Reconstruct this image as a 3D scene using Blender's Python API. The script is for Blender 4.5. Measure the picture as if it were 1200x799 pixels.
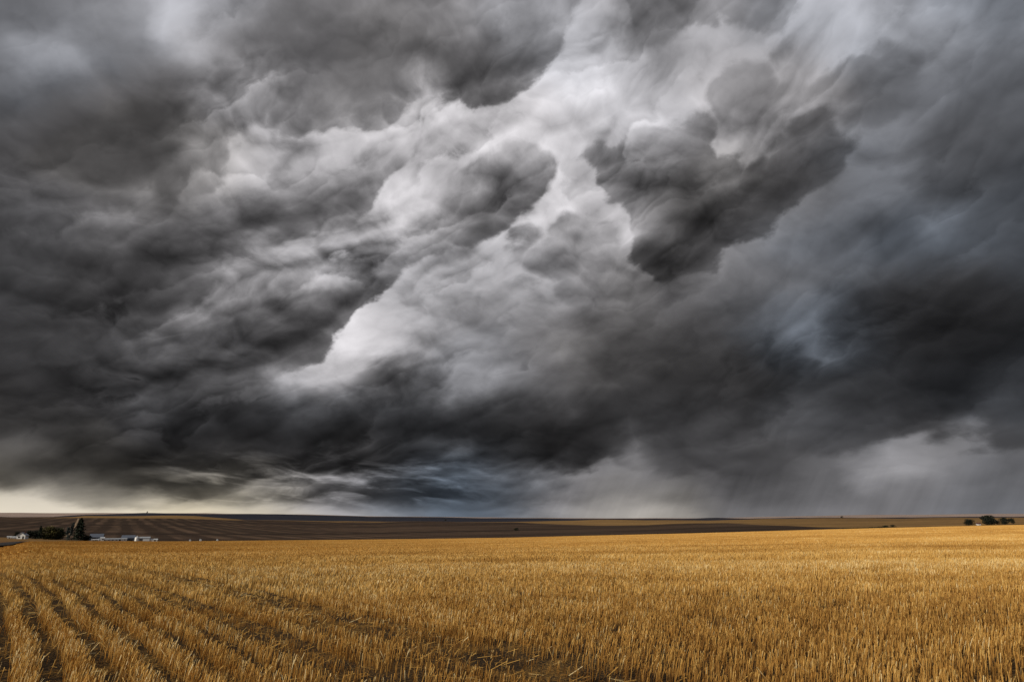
import bpy, bmesh, math, random
import numpy as np
from mathutils import Vector, Matrix

for o in list(bpy.data.objects):
    bpy.data.objects.remove(o, do_unlink=True)
SC = bpy.context.scene
COL = SC.collection
R = math.radians
random.seed(7)
RNG = np.random.default_rng(11)

# ------------------------------------------------------------------ camera
EYE = 1.72                       # eye height above the stubble field (m)
PITCH = 14.47                    # degrees above the horizon
cam_d = bpy.data.cameras.new('camera')
cam = bpy.data.objects.new('camera', cam_d)
COL.objects.link(cam)
cam_d.lens, cam_d.sensor_width, cam_d.sensor_fit = 24.0, 36.0, 'HORIZONTAL'
cam_d.clip_start, cam_d.clip_end = 0.1, 120000.0
cam.location = (0.0, 0.0, EYE)
cam.rotation_euler = (R(90 + PITCH), 0, 0)
SC.camera = cam

# ------------------------------------------------------------------ exposure
SC.view_settings.view_transform = 'Standard'
SC.view_settings.look = 'None'
SC.view_settings.exposure = 0.0
SC.view_settings.gamma = 1.0
SC.view_settings.use_curve_mapping = False

# ------------------------------------------------------------------ sun: low, warm, breaking through behind the viewer's left shoulder
SUN_AZ, SUN_EL = -126.0, 25.0    # compass degrees clockwise from the view direction (+Y)
sun_d = bpy.data.lights.new('sun', 'SUN')
sun_d.energy = 4.1
sun_d.angle = R(2.0)
sun_d.color = (1.0, 0.90, 0.74)
sun = bpy.data.objects.new('sun', sun_d)
COL.objects.link(sun)
_sd = Vector((math.sin(R(SUN_AZ)) * math.cos(R(SUN_EL)), math.cos(R(SUN_AZ)) * math.cos(R(SUN_EL)), math.sin(R(SUN_EL))))
sun.rotation_euler = _sd.to_track_quat('Z', 'Y').to_euler()
sun.location = _sd * 50
# ------------------------------------------------------------------ node helper
class NT:
    """small shorthand for building node graphs"""
    def __init__(self, tree):
        self.t = tree
        self.late = None
    def new(self, kind, **kw):
        n = self.t.nodes.new(kind)
        for k, v in kw.items():
            setattr(n, k, v)
        return n
    def link(self, a, b):
        if self.late is not None:
            self.late.append((a, b))             # wired up in one go at the end (quicker while the tree is large)
        else:
            self.t.links.new(a, b)
    def flush(self):
        for a, b in self.late:
            self.t.links.new(a, b)
        self.late = None
    def put(self, sock, v):
        if hasattr(v, 'is_linked') or isinstance(v, bpy.types.NodeSocket):
            self.link(v, sock)
        else:
            sock.default_value = v
    def math(self, op, a, b=None, c=None, clamp=False):
        n = self.new('ShaderNodeMath', operation=op, use_clamp=clamp)
        for i, v in enumerate((a, b, c)):
            if v is not None:
                self.put(n.inputs[i], v)
        return n.outputs[0]
    def vmath(self, op, a, b=None, scale=None):
        n = self.new('ShaderNodeVectorMath', operation=op)
        self.put(n.inputs[0], a)
        if b is not None:
            self.put(n.inputs[1], b)
        if scale is not None:
            self.put(n.inputs['Scale'], scale)
        return n.outputs['Value'] if op in ('LENGTH', 'DOT_PRODUCT', 'DISTANCE') else n.outputs[0]
    def sep(self, v):
        n = self.new('ShaderNodeSeparateXYZ')
        self.link(v, n.inputs[0])
        return n.outputs[0], n.outputs[1], n.outputs[2]
    def comb(self, x, y, z):
        n = self.new('ShaderNodeCombineXYZ')
        for i, v in enumerate((x, y, z)):
            self.put(n.inputs[i], v)
        return n.outputs[0]
    def noise(self, vec, scale, detail=4.0, rough=0.5, lac=2.0, dist=0.0, kind='FBM', color=False):
        n = self.new('ShaderNodeTexNoise', noise_dimensions='3D', noise_type=kind, normalize=True)
        if vec is not None:
            self.link(vec, n.inputs['Vector'])
        n.inputs['Scale'].default_value = scale
        n.inputs['Detail'].default_value = detail
        n.inputs['Roughness'].default_value = rough
        n.inputs['Lacunarity'].default_value = lac
        n.inputs['Distortion'].default_value = dist
        return n.outputs['Color'] if color else n.outputs[0]
    def vor(self, vec, scale, detail=2.0, rough=0.5, smooth=None, rnd=1.0):
        n = self.new('ShaderNodeTexVoronoi', voronoi_dimensions='3D', feature='F1' if smooth is None else 'SMOOTH_F1')
        self.link(vec, n.inputs['Vector'])
        n.inputs['Scale'].default_value = scale
        n.inputs['Detail'].default_value = detail
        n.inputs['Roughness'].default_value = rough
        n.inputs['Randomness'].default_value = rnd
        if smooth is not None:
            n.inputs['Smoothness'].default_value = smooth
        return n.outputs['Distance']
    def rng(self, v, a, b, c=0.0, d=1.0, kind='LINEAR', clamp=True):
        n = self.new('ShaderNodeMapRange', interpolation_type=kind)
        if kind == 'LINEAR':
            n.clamp = clamp
        self.put(n.inputs[0], v)
        for i, x in enumerate((a, b, c, d)):
            self.put(n.inputs[1 + i], x)
        return n.outputs[0]
    def mixf(self, f, a, b):
        n = self.new('ShaderNodeMix', data_type='FLOAT', clamp_factor=True)
        self.put(n.inputs[0], f); self.put(n.inputs[2], a); self.put(n.inputs[3], b)
        return n.outputs[0]
    def mixc(self, f, a, b, blend='MIX'):
        n = self.new('ShaderNodeMix', data_type='RGBA', blend_type=blend, clamp_factor=True)
        self.put(n.inputs[0], f)
        self.put(n.inputs[6], a if not isinstance(a, tuple) or len(a) == 4 else (*a, 1))
        self.put(n.inputs[7], b if not isinstance(b, tuple) or len(b) == 4 else (*b, 1))
        return n.outputs[2]
    def ramp(self, f, stops, interp='LINEAR'):
        n = self.new('ShaderNodeValToRGB')
        cr = n.color_ramp
        cr.interpolation = interp
        while len(cr.elements) < len(stops):
            cr.elements.new(0.5)
        for e, (p, c) in zip(cr.elements, stops):
            e.position = p
        for e, (p, c) in zip(cr.elements, stops):
            e.color = (*c[:3], 1) if hasattr(c, '__len__') else (c, c, c, 1)
        self.put(n.inputs[0], f)
        return n.outputs[0]

# ------------------------------------------------------------------ storm sky
# The cloud deck is described on the sky sphere as a stack of cloud sheets (front, middle, rear and the back deck); each sheet
# has an outline and a brightness, given here at survey points (x, y on a 1200 x 799 chart of the view, turned
# into compass bearings and elevations below) and broken up by cloud noise in the world shader.
_P = R(PITCH)
def chart_of(az, el):
    """bearing / elevation (radians) -> chart x, y"""
    dx, dy, dz = np.sin(az) * np.cos(el), np.cos(az) * np.cos(el), np.sin(el)
    f = dy * math.cos(_P) + dz * math.sin(_P)
    up = -dy * math.sin(_P) + dz * math.cos(_P)
    f = np.maximum(f, 0.05)
    return 600 + 800 * dx / f, 399.5 - 800 * up / f

ROWS = {
 -60: '-120:.42 0:.42 100:.5 220:.6 300:.42 500:.45 600:.5 680:.6 760:.42 850:.5 1000:.6 1100:.55 1200:.4 1320:.4',
 20: '-80:.4 0:.42 40:.43 70:.48 110:.5 160:.5 190:.62 205:.78 215:.86 228:.8 240:.6 260:.5 300:.42 350:.40 390:.43 420:.46 470:.42 520:.42 560:.52 590:.6 620:.5 640:.56 680:.68 720:.62 745:.46 760:.42 800:.40 825:.48 845:.62 870:.52 885:.42 920:.6 960:.62 1000:.7 1030:.58 1060:.5 1110:.6 1140:.5 1190:.42',
 60: '-80:.42 0:.42 20:.55 60:.55 90:.5 110:.47 160:.44 215:.52 260:.5 300:.40 340:.36 380:.33 420:.33 500:.32 560:.33 600:.32 620:.32 645:.66 680:.7 720:.68 740:.6 755:.40 775:.42 800:.55 850:.6 880:.56 930:.52 980:.6 1020:.5 1050:.45 1085:.5 1120:.42 1190:.38 1280:.36',
 110: '-80:.33 0:.33 60:.35 120:.36 200:.34 250:.38 272:.5 285:.54 300:.5 330:.42 370:.38 400:.42 440:.42 470:.46 490:.6 505:.88 530:.28 550:.3 580:.3 600:.85 620:.88 650:.9 700:.9 740:.8 780:.7 810:.68 840:.62 870:.46 900:.44 930:.45 960:.45 1010:.34 1050:.4 1090:.42 1150:.35 1250:.33',
 140: '0:.32 80:.3 160:.28 220:.3 255:.45 290:.55 330:.42 345:.4 380:.42 430:.42 470:.46 520:.9 560:.86 600:.86 650:.86 700:.84 760:.78 800:.7 840:.6 862:.48 900:.44 940:.42 980:.42 1040:.45 1080:.4 1140:.33',
 160: '-80:.3 0:.32 60:.3 120:.27 165:.24 210:.27 240:.38 260:.58 300:.62 330:.55 350:.5 375:.7 400:.75 450:.74 500:.8 540:.72 557:.9 575:.85 600:.82 650:.8 700:.75 740:.65 780:.5 810:.42 830:.55 850:.72 880:.55 920:.33 960:.3 985:.3 1010:.45 1060:.45 1100:.33 1190:.3 1280:.3',
 185: '0:.3 80:.27 160:.25 210:.3 245:.5 290:.66 340:.7 400:.7 450:.62 490:.55 520:.8 570:.78 610:.62 640:.84 680:.78 710:.5 740:.4 770:.5 800:.35 830:.34 855:.66 870:.4 900:.3 940:.26 985:.28 1005:.42',
 210: '-80:.27 0:.27 60:.28 120:.3 180:.35 215:.45 240:.62 270:.66 310:.62 360:.52 400:.45 430:.38 440:.42 466:.94 482:.85 520:.62 560:.48 590:.38 620:.28 645:.86 690:.76 705:.45 730:.36 760:.27 800:.25 835:.33 850:.42 880:.23 920:.18 960:.27 975:.3 1000:.42 1040:.42 1100:.3 1190:.28 1280:.28',
 235: '0:.25 60:.36 110:.42 150:.44 200:.33 240:.48 270:.5 320:.42 380:.32 420:.3 432:.42 464:.94 480:.84 510:.56 560:.37 600:.28 628:.78 660:.8 700:.62 720:.4 737:.36 770:.34 800:.26 850:.2 900:.2 930:.26 960:.4 1000:.4',
 260: '-80:.24 0:.24 40:.33 110:.42 160:.38 220:.29 280:.26 310:.26 340:.28 360:.42 385:.42 400:.45 440:.46 463:.86 480:.68 530:.45 560:.3 585:.25 610:.72 640:.75 680:.5 700:.58 728:.72 750:.62 770:.46 790:.28 830:.18 870:.2 890:.26 910:.42 940:.43 1000:.34 1050:.26 1090:.4 1110:.36 1150:.3 1280:.26',
 285: '0:.22 80:.27 160:.26 220:.24 262:.3 290:.33 300:.55 330:.55 360:.5 400:.55 440:.45 470:.46 500:.42 540:.5 570:.7 600:.64 640:.5 665:.42 690:.5 715:.55 738:.66 760:.24 800:.24 840:.22 860:.4 900:.43 940:.4 1000:.36 1060:.28 1095:.44 1150:.3',
 310: '-80:.22 0:.22 60:.26 120:.25 180:.22 220:.26 250:.36 280:.48 310:.45 350:.52 390:.52 420:.42 445:.42 480:.62 500:.68 530:.6 580:.55 620:.5 650:.34 680:.4 700:.52 720:.5 740:.45 765:.21 800:.21 830:.26 860:.42 900:.42 960:.4 1000:.35 1050:.3 1100:.25 1190:.25 1280:.24',
 335: '0:.21 100:.22 170:.2 215:.24 245:.4 270:.44 310:.4 350:.42 390:.42 420:.33 445:.26 470:.74 500:.65 540:.58 600:.5 650:.48 700:.42 740:.42 785:.25 830:.4 900:.4 950:.33 1000:.25 1060:.2 1120:.18 1190:.18',
 360: '-80:.2 0:.2 60:.22 100:.2 150:.21 172:.2 195:.42 220:.44 250:.36 280:.3 320:.27 360:.3 390:.34 420:.25 440:.24 458:.82 480:.7 500:.62 540:.55 600:.45 650:.42 700:.33 760:.36 800:.3 860:.28 900:.3 925:.38 945:.42 965:.3 1000:.18 1100:.14 1190:.15 1280:.15',
 385: '0:.21 80:.22 135:.2 165:.36 185:.38 220:.28 280:.26 330:.25 370:.24 384:.25 395:.88 420:.88 450:.78 500:.56 550:.52 600:.46 650:.42 700:.32 780:.28 860:.25 930:.36 955:.44 980:.28 1040:.15 1120:.13 1190:.14',
 410: '-80:.22 0:.22 60:.24 110:.24 150:.24 180:.27 220:.24 260:.22 320:.25 350:.23 372:.24 392:.8 405:.92 430:.86 450:.72 480:.52 520:.5 560:.5 610:.42 640:.42 665:.42 690:.32 720:.27 800:.22 900:.2 940:.28 960:.4 985:.22 1020:.17 1100:.13 1190:.14 1280:.14',
 440: '-80:.2 0:.2 100:.19 150:.2 200:.21 260:.24 300:.22 325:.52 345:.66 380:.64 410:.6 430:.5 445:.3 460:.22 475:.27 490:.25 505:.28 520:.32 535:.55 560:.52 600:.4 640:.33 680:.32 720:.24 800:.2 900:.17 940:.2 1000:.2 1100:.14 1190:.2 1280:.2',
 460: '0:.19 80:.18 160:.19 220:.24 270:.24 300:.36 320:.5 350:.48 390:.42 430:.36 470:.22 510:.25 540:.45 570:.42 620:.3 660:.34 700:.26 760:.2 900:.17 1000:.19 1100:.16 1190:.22',
 480: '-80:.2 0:.18 100:.17 130:.17 160:.25 190:.27 220:.22 280:.16 310:.24 340:.24 380:.24 440:.2 500:.17 550:.17 600:.19 640:.2 700:.18 800:.17 870:.19 920:.22 1000:.22 1100:.21 1190:.25 1280:.25',
 500: '0:.2 60:.17 110:.17 140:.25 165:.24 200:.16 260:.14 320:.15 400:.14 480:.14 560:.16 620:.17 700:.16 780:.19 850:.24 900:.28 925:.34 950:.27 1000:.26 1100:.24 1190:.26',
 520: '-80:.35 0:.33 40:.3 70:.2 100:.17 200:.13 300:.13 400:.12 480:.14 520:.18 540:.26 560:.16 600:.18 640:.14 700:.13 720:.24 745:.27 780:.22 850:.25 900:.27 960:.27 1000:.3 1040:.46 1080:.48 1120:.42 1190:.34 1280:.3',
 535: '0:.36 50:.28 100:.17 160:.14 220:.15 260:.22 300:.2 340:.22 380:.16 420:.2 460:.18 500:.22 530:.32 560:.24 600:.22 640:.15 700:.14 716:.3 726:.66 738:.6 755:.34 800:.26 850:.28 900:.3 950:.34 1000:.42 1040:.55 1090:.5 1140:.42 1190:.36',
 550: '-80:.3 0:.28 60:.2 120:.14 170:.17 200:.22 250:.28 275:.36 300:.3 340:.3 370:.4 400:.5 420:.58 440:.48 470:.42 500:.34 530:.38 560:.3 600:.3 640:.24 665:.42 680:.2 705:.45 730:.52 755:.46 790:.38 820:.38 870:.29 920:.31 960:.38 1010:.5 1050:.57 1120:.44 1190:.37 1280:.36',
 562: '0:.4 40:.3 80:.22 120:.18 170:.22 220:.32 260:.42 290:.45 320:.52 350:.56 380:.5 410:.58 440:.5 470:.3 510:.26 560:.26 610:.33 650:.4 700:.46 740:.5 780:.42 830:.37 900:.32 960:.38 1040:.55 1110:.44 1190:.38',
 575: '-80:.82 0:.82 40:.78 65:.66 90:.5 110:.42 150:.3 200:.32 240:.45 265:.66 290:.76 310:.62 330:.5 370:.55 400:.46 430:.34 480:.28 550:.28 620:.36 660:.44 720:.47 760:.48 800:.42 900:.38 960:.4 1050:.45 1110:.43 1190:.39 1280:.38',
 588: '-80:.86 0:.86 20:.78 45:.86 80:.84 105:.66 125:.5 145:.55 170:.72 200:.56 240:.5 280:.5 320:.5 360:.46 420:.34 500:.32 600:.36 660:.44 740:.52 800:.43 900:.4 1000:.42 1100:.42 1190:.4',
 599: '-80:.9 0:.9 60:.9 115:.82 150:.88 200:.86 250:.82 300:.76 340:.7 380:.66 420:.58 500:.44 560:.4 620:.42 670:.54 720:.58 750:.66 780:.58 840:.48 920:.46 1000:.46 1100:.44 1190:.42 1280:.42',
 612: '-80:.92 0:.92 100:.92 200:.88 300:.8 400:.62 500:.46 600:.45 700:.58 750:.66 800:.55 900:.47 1000:.46 1190:.42 1280:.42',
}
SAMPLES = []
for y_, row_ in ROWS.items():
    for tok in row_.split():
        a_, b_ = tok.split(':')
        SAMPLES.append((float(a_), float(y_), float(b_)))
SAMPLES = np.array(SAMPLES)
SAMPLES[:, 2] += 0.07 * np.exp(-((SAMPLES[:, 0] - 590) / 120) ** 2 - ((SAMPLES[:, 1] - 365) / 70) ** 2) * (SAMPLES[:, 2] > 0.38)
SAMPLES[:, 2] *= 1 - 0.24 * np.exp(-((SAMPLES[:, 0] - 330) / 150) ** 4 - ((SAMPLES[:, 1] - 565) / 25) ** 4)
SAMPLES[:, 2] *= 1 - 0.16 * np.exp(-((SAMPLES[:, 0] - 880) / 90) ** 2 - ((SAMPLES[:, 1] - 575) / 45) ** 4)
SAMPLES[:, 2] *= 1 - 0.12 * np.exp(-((SAMPLES[:, 0] - 400) / 330) ** 4 - ((SAMPLES[:, 1] - 505) / 38) ** 4)
SAMPLES[:, 2] *= 1 - 0.16 * np.exp(-((SAMPLES[:, 0] - 500) / 160) ** 4 - ((SAMPLES[:, 1] - 582) / 16) ** 4)
SAMPLES[:, 2] -= 0.09 * np.exp(-((SAMPLES[:, 0] - 500) / 110) ** 2 - ((SAMPLES[:, 1] - 370) / 70) ** 2) * (SAMPLES[:, 0] > 455) * (SAMPLES[:, 2] > 0.45)
SAMPLES[:, 2] -= 0.11 * np.exp(-((SAMPLES[:, 0] - 610) / 130) ** 2 - ((SAMPLES[:, 1] - 140) / 60) ** 2) * (SAMPLES[:, 2] > 0.6)
SAMPLES[:, 2] += 0.05 * np.exp(-((SAMPLES[:, 0] - 920) / 110) ** 2 - ((SAMPLES[:, 1] - 40) / 80) ** 2)

# cloud sheets: (softness, outline)
FRONT = [
 (1.5, [(-400, -300), (-400, 262), (0, 250), (60, 238), (120, 232), (175, 228), (214, 226), (240, 208), (262, 190, 1.6), (252, 165, 2.5), (248, 140, 2.8), (252, 118, 2.8), (268, 96, 2.8), (286, 74, 2.8), (292, 40, 2.8), (270, -20), (260, -300)]),
 (1.0, [(262, -300), (288, 60, 2.8), (310, 118, 2.5), (322, 150, 1.6), (338, 168), (352, 164), (362, 151), (400, 142), (440, 148), (474, 139), (483, 118), (500, 108), (514, 121), (532, 122), (548, 120), (560, 109), (586, 105), (602, 103), (617, 88), (630, 63), (654, 46), (668, 28), (673, 0), (676, -300)]),
 (1.0, [(690, 168, 1.5), (684, 196, 1.2), (700, 222), (714, 240), (730, 240), (744, 262), (746, 288), (756, 310), (768, 324), (786, 332), (806, 330), (813, 320), (832, 322), (843, 308), (849, 290), (872, 274), (896, 264), (916, 245), (946, 226), (976, 205), (990, 180, 1.6), (985, 158, 1.9), (962, 148, 2.2), (930, 165, 2.2), (902, 176, 2.2), (884, 170, 2.2), (868, 196, 1.6), (850, 190, 1.6), (838, 168, 2.2), (815, 150, 2.2), (790, 160, 1.8), (760, 158, 1.8), (730, 158, 1.5)]),
 (1.0, [(745, -300), (746, 34), (755, 60), (776, 53), (802, 42), (822, 28), (846, -4), (860, -300)]),
 (1.8, [(866, -300), (862, 0), (880, 26), (905, 20), (930, -8), (950, -300)]),
 (1.3, [(-400, 480, 2.2), (-400, 573), (0, 574), (40, 578), (84, 586), (112, 592), (122, 596), (140, 594), (190, 590), (235, 581), (275, 566), (320, 553), (380, 545), (430, 549), (500, 536), (550, 541), (600, 545), (640, 548), (662, 544), (678, 556), (700, 546), (714, 532), (720, 522), (745, 541, 1.6), (800, 543, 2.2), (850, 538, 2.8), (900, 520, 2.2), (960, 522, 1.9), (1010, 518, 1.6), (1045, 512, 1.9), (1100, 504, 2.5), (1200, 494, 3.4), (1500, 485, 3.4), (1500, 440, 3.4), (900, 450, 3.4), (700, 480, 2.8), (550, 505, 1.6), (420, 512, 1.5), (300, 505, 1.5), (180, 500, 1.6), (60, 490, 2.2)]),
]
MIDDLE = [
 (1.1, [(-400, -300), (-400, 440), (60, 432), (104, 418), (140, 400), (180, 370), (206, 349), (236, 334), (260, 320), (268, 300), (286, 283), (308, 289), (326, 285), (343, 271), (376, 268), (402, 266), (418, 255), (438, 230), (455, 213), (474, 199), (496, 178), (505, 150), (500, -300)]),
 (2.6, [(848, 98, 2.8), (858, 118), (870, 136), (892, 142), (912, 132), (960, 134, 2.2), (1010, 122, 2.8), (1034, 104, 3.4), (1050, 86, 3.4), (1010, 84, 3.4), (960, 95, 3.4), (930, 92, 3.4), (900, 86, 3.4), (870, 84, 3.4)]),
]
REAR = [
 (1.0, [(-400, -300), (-400, 500), (40, 492), (110, 498), (150, 484), (186, 468), (232, 458), (288, 466), (302, 461), (322, 448), (346, 435), (370, 420), (384, 405), (388, 386), (400, 373), (420, 367), (440, 362), (452, 350), (456, 331), (472, 310), (500, 290), (520, 279), (555, 276), (590, 262), (611, 240), (636, 204), (632, 190, 1.9), (600, 176, 3.4), (560, 190, 3.4), (520, 184, 3.4), (480, 190, 2.8), (470, -300)]),
 (3.2, [(628, 280), (630, 294), (646, 309), (666, 317), (690, 306), (712, 292), (706, 268), (680, 262), (652, 268)]),
]
TINT = [  # warm (+) / blue (-) cast
 (0, 40, -.35), (40, 60, -.4), (215, 20, -.3), (100, 20, -.3), (150, 170, .12), (0, 300, -.15), (150, 330, 0), (300, 60, -.05), (450, 80, .05), (520, 110, .0), (600, 150, 0), (660, 60, -.25),
 (720, 130, -.15), (800, 30, -.15), (820, 250, .12), (900, 220, .12), (780, 310, .12), (700, 220, 0), (690, 190, -.1), (735, 280, -.05), (900, 110, .0), (950, 20, -.35), (1050, 50, -.4), (1150, 60, -.45), (1180, 20, -.55),
 (1000, 200, -.45), (1100, 200, -.4), (1180, 250, -.6), (930, 270, -.55), (1090, 260, -.7), (950, 390, -.7), (1100, 370, -.25), (1180, 440, -.5), (860, 330, -.25),
 (500, 340, -.12), (560, 440, -.25), (480, 220, .0), (400, 400, 0), (600, 330, -.12), (700, 420, .1), (800, 420, .05), (250, 450, -.1), (100, 420, -.1), (30, 520, .3),
 (60, 490, .0), (120, 545, .45), (200, 560, .3), (80, 560, .35), (200, 500, -.3), (350, 510, -.35), (500, 510, -.35), (650, 520, -.05), (800, 500, -.15), (1000, 480, -.35), (1060, 540, -.12), (900, 570, -.12),
 (730, 560, -.1), (620, 580, -.35), (560, 570, -.85), (480, 582, -1.2), (400, 582, -1.0), (540, 590, -1.1), (330, 570, .4), (280, 578, .3), (410, 560, .5), (0, 580, .75), (60, 590, .85), (120, 590, .8),
 (200, 598, 1.4), (260, 600, 1.3), (320, 600, 1.1), (150, 596, 1.2), (150, 575, .3), (380, 602, .6), (450, 602, -.2), (750, 600, .55), (700, 603, .35), (1000, 600, -.15), (1180, 600, -.4), (1180, 560, -.25),
]

ROUGH = [  # how lumpy the cloud surface is: rolls on the left, smooth veils on the right and overhead
 (0, 0, .3), (150, 60, .3), (150, 170, .35), (400, 50, .4), (560, 60, .5), (300, 130, 1.2), (420, 200, 1.1), (300, 330, 1.7), (400, 300, 1.7), (150, 380, 1.0), (120, 250, .8), (200, 300, .8), (330, 250, 1.0), (250, 370, 1.4), (100, 300, .5), (60, 420, .5), (250, 440, 1.3), (200, 520, .7), (170, 480, 1.1),
 (550, 150, 1.2), (700, 100, 1.1), (620, 130, 1.2), (750, 140, 1.0), (800, 60, .5), (700, 220, .9), (820, 250, .9), (780, 300, .9), (900, 200, .8), (650, 290, 1.0), (520, 330, 1.0), (560, 400, .7), (600, 330, .9), (430, 400, .7), (400, 450, .9), (480, 440, 1.5), (340, 450, .9),
 (620, 400, .5), (720, 370, .5), (800, 420, .4), (900, 330, .4), (960, 250, .4), (1050, 60, .5), (1150, 150, .35), (1100, 300, .35), (1000, 400, .5), (1150, 420, .4), (500, 500, .5), (650, 520, .8),
 (800, 500, .4), (1000, 480, .4), (350, 550, 1.4), (420, 560, 1.5), (250, 560, 1.1), (290, 578, 1.1), (480, 550, 1.2), (540, 535, 1.3), (300, 500, .3), (400, 510, .3), (500, 490, .3), (600, 490, .35), (220, 530, .35), (330, 525, .4), (680, 500, .4), (560, 550, .8), (100, 550, .4), (60, 585, .1), (200, 598, .1), (500, 580, .1), (750, 570, .1), (1000, 560, .12), (1180, 560, .12), (400, 580, .4),
]

def _interp(px, py, pts, vals, sx, sy):
    d2 = ((px[:, None] - pts[None, :, 0]) / sx) ** 2 + ((py[:, None] - pts[None, :, 1]) / sy) ** 2
    w = np.exp(-0.5 * d2) + 2e-3 * np.exp(-0.5 * d2 / 9) + 1e-9 / (1 + d2)
    return (w * vals[None, :]).sum(1) / w.sum(1)

def _sdf(px, py, soft, poly):
    """signed distance to an outline, positive inside, divided by the softness of the nearest stretch of edge"""
    q = np.array([(v[0], v[1], v[2] if len(v) > 2 else soft) for v in poly], float)
    best = np.full(px.shape, 1e9)
    width = np.ones(px.shape)
    inside = np.zeros(px.shape, bool)
    for (ax, ay, as_), (bx, by, bs_) in zip(q, np.roll(q, -1, axis=0)):
        ex, ey = bx - ax, by - ay
        t = np.clip(((px - ax) * ex + (py - ay) * ey) / (ex * ex + ey * ey + 1e-9), 0, 1)
        d = np.hypot(px - ax - t * ex, py - ay - t * ey)
        near = d < best
        best = np.where(near, d, best)
        width = np.where(near, as_ + (bs_ - as_) * t, width)
        c = ((ay > py) != (by > py)) & (px < ex * (py - ay) / (ey + (1e-9 if ey == 0 else 0)) + ax)
        inside ^= c
    return np.where(inside, best, -best) / width

def _sheet(px, py, polys):
    return np.max([_sdf(px, py, s, p) for s, p in polys], axis=0)

NU, NV = 52, 32
AZ0, AZ1, EL0, EL1, VPOW = R(-47), R(47), R(-0.8), R(46), 0.66
us = np.linspace(0, 1, NU)
vs = np.linspace(0, 1, NV)
gu, gv = np.meshgrid(us, vs, indexing='ij')
gaz = AZ0 + (AZ1 - AZ0) * gu
gel = EL0 + (EL1 - EL0) * gv ** (1 / VPOW)
GX, GY = chart_of(gaz.ravel(), gel.ravel())
SD = 90.0
masks = [np.clip(_sheet(GX, GY, s) / SD, -1, 1) for s in (FRONT, MIDDLE, REAR)]
sm = [_sheet(SAMPLES[:, 0], SAMPLES[:, 1], s) for s in (FRONT, MIDDLE, REAR)]
owner = np.full(len(SAMPLES), 3)
for k_ in (2, 1, 0):
    owner[sm[k_] > 0] = k_
vig = np.clip((GY - 520) / 60, 0, 1)                     # finer layers towards the horizon
lums = []
for k_ in range(4):
    sel = owner == k_
    if k_ == 0:
        sel |= (owner > 0) & (SAMPLES[:, 1] > 425) & (SAMPLES[:, 1] < 505)
    if k_ == 3:              # the dark deck is the same cloud above and below its front outline
        sel |= (owner == 0) & (SAMPLES[:, 1] > 425) & (SAMPLES[:, 1] < 536)
    s_ = SAMPLES[sel]
    a_ = _interp(GX, GY, s_[:, :2], s_[:, 2], 14, 12)
    b_ = _interp(GX, GY, s_[:, :2], s_[:, 2], 18, 5)
    lums.append(a_ * (1 - vig) + b_ * vig)
tp = np.array(TINT)
tint = _interp(GX, GY, tp[:, :2], tp[:, 2], 45, 28)
rp = np.array(ROUGH)
rough = _interp(GX, GY, rp[:, :2], rp[:, 2], 45, 28)
CH = np.stack([masks[0] * .5 + .5, masks[1] * .5 + .5, masks[2] * .5 + .5, lums[0], lums[1], lums[2], lums[3],
               np.clip(tint, -1.5, 1.5) / 3 + .5, rough / 3], 1).reshape(NU, NV, 9)

world = bpy.data.worlds.new('World')
world.use_nodes = True
wt = world.node_tree
wt.nodes.clear()
W = NT(wt)
W.late = []
tc = W.new('ShaderNodeTexCoord')
D = W.vmath('NORMALIZE', tc.outputs['Generated'])
dx_, dy_, dz_ = W.sep(D)
az_ = W.math('ARCTAN2', dx_, dy_)
el_ = W.math('ARCSINE', dz_)

# cloud noise space: bearing / elevation, rotated so that the rolls run from low left to high right, and squeezed towards the horizon
hgt = W.math('MULTIPLY_ADD', el_, 1.12, W.math('MULTIPLY', 0.13, W.math('SUBTRACT', 1.0, W.math('EXPONENT', W.math('MULTIPLY', el_, -1 / 0.09)))))
TURN = R(36)
ca, sa = math.cos(TURN), math.sin(TURN)
azc = W.math('MULTIPLY', az_, 0.88)
ru = W.math('ADD', W.math('MULTIPLY', azc, ca), W.math('MULTIPLY', hgt, sa))
rv = W.math('SUBTRACT', W.math('MULTIPLY', hgt, ca), W.math('MULTIPLY', azc, sa))
Q = W.comb(W.math('MULTIPLY', ru, 0.74), rv, W.math('MULTIPLY', dy_, 0.15))

wv = W.noise(Q, 7.0, 3.0, 0.5, color=True)
Q2 = W.vmath('ADD', Q, W.vmath('SCALE', W.vmath('SUBTRACT', wv, (0.5, 0.5, 0.5)), scale=0.075))
def lumps(q, scale):
    """rounded lumps with creases between them"""
    v = W.vor(q, scale, 0.0)
    return W.math('SUBTRACT', 1.0, W.math('MULTIPLY', v, v))
ISO = (1.35, 1.0, 1.0)
def billow(q):
    """rounded cauliflower relief, about 0..1"""
    f = W.noise(W.vmath('MULTIPLY', q, ISO), 12.0, 7.0, 0.52)
    r = W.math('MULTIPLY_ADD', lumps(q, 10.5), 0.46, W.math('MULTIPLY', lumps(q, 25.0), 0.28))
    return W.math('MULTIPLY_ADD', f, 0.5, r)

LOW = 0.018
b0 = billow(Q2)
b1 = billow(W.vmath('ADD', Q2, (-LOW * sa * 0.74, -LOW * ca, 0.0)))
relief = W.math('SUBTRACT', b1, b0)                      # lit from above, dark underneath
fine = W.noise(W.vmath('MULTIPLY', Q2, ISO), 28.0, 6.0, 0.58)

def curl(q):
    """small crisp puffs"""
    return W.math('MULTIPLY_ADD', lumps(q, 46.0), 0.5, W.math('MULTIPLY', W.noise(q, 30.0, 6.0, 0.62), 0.9))
QI = W.vmath('MULTIPLY', Q2, ISO)
micro = W.math('SUBTRACT', curl(W.vmath('ADD', QI, (-0.0045, -0.0075, 0.0))), curl(QI))

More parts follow.
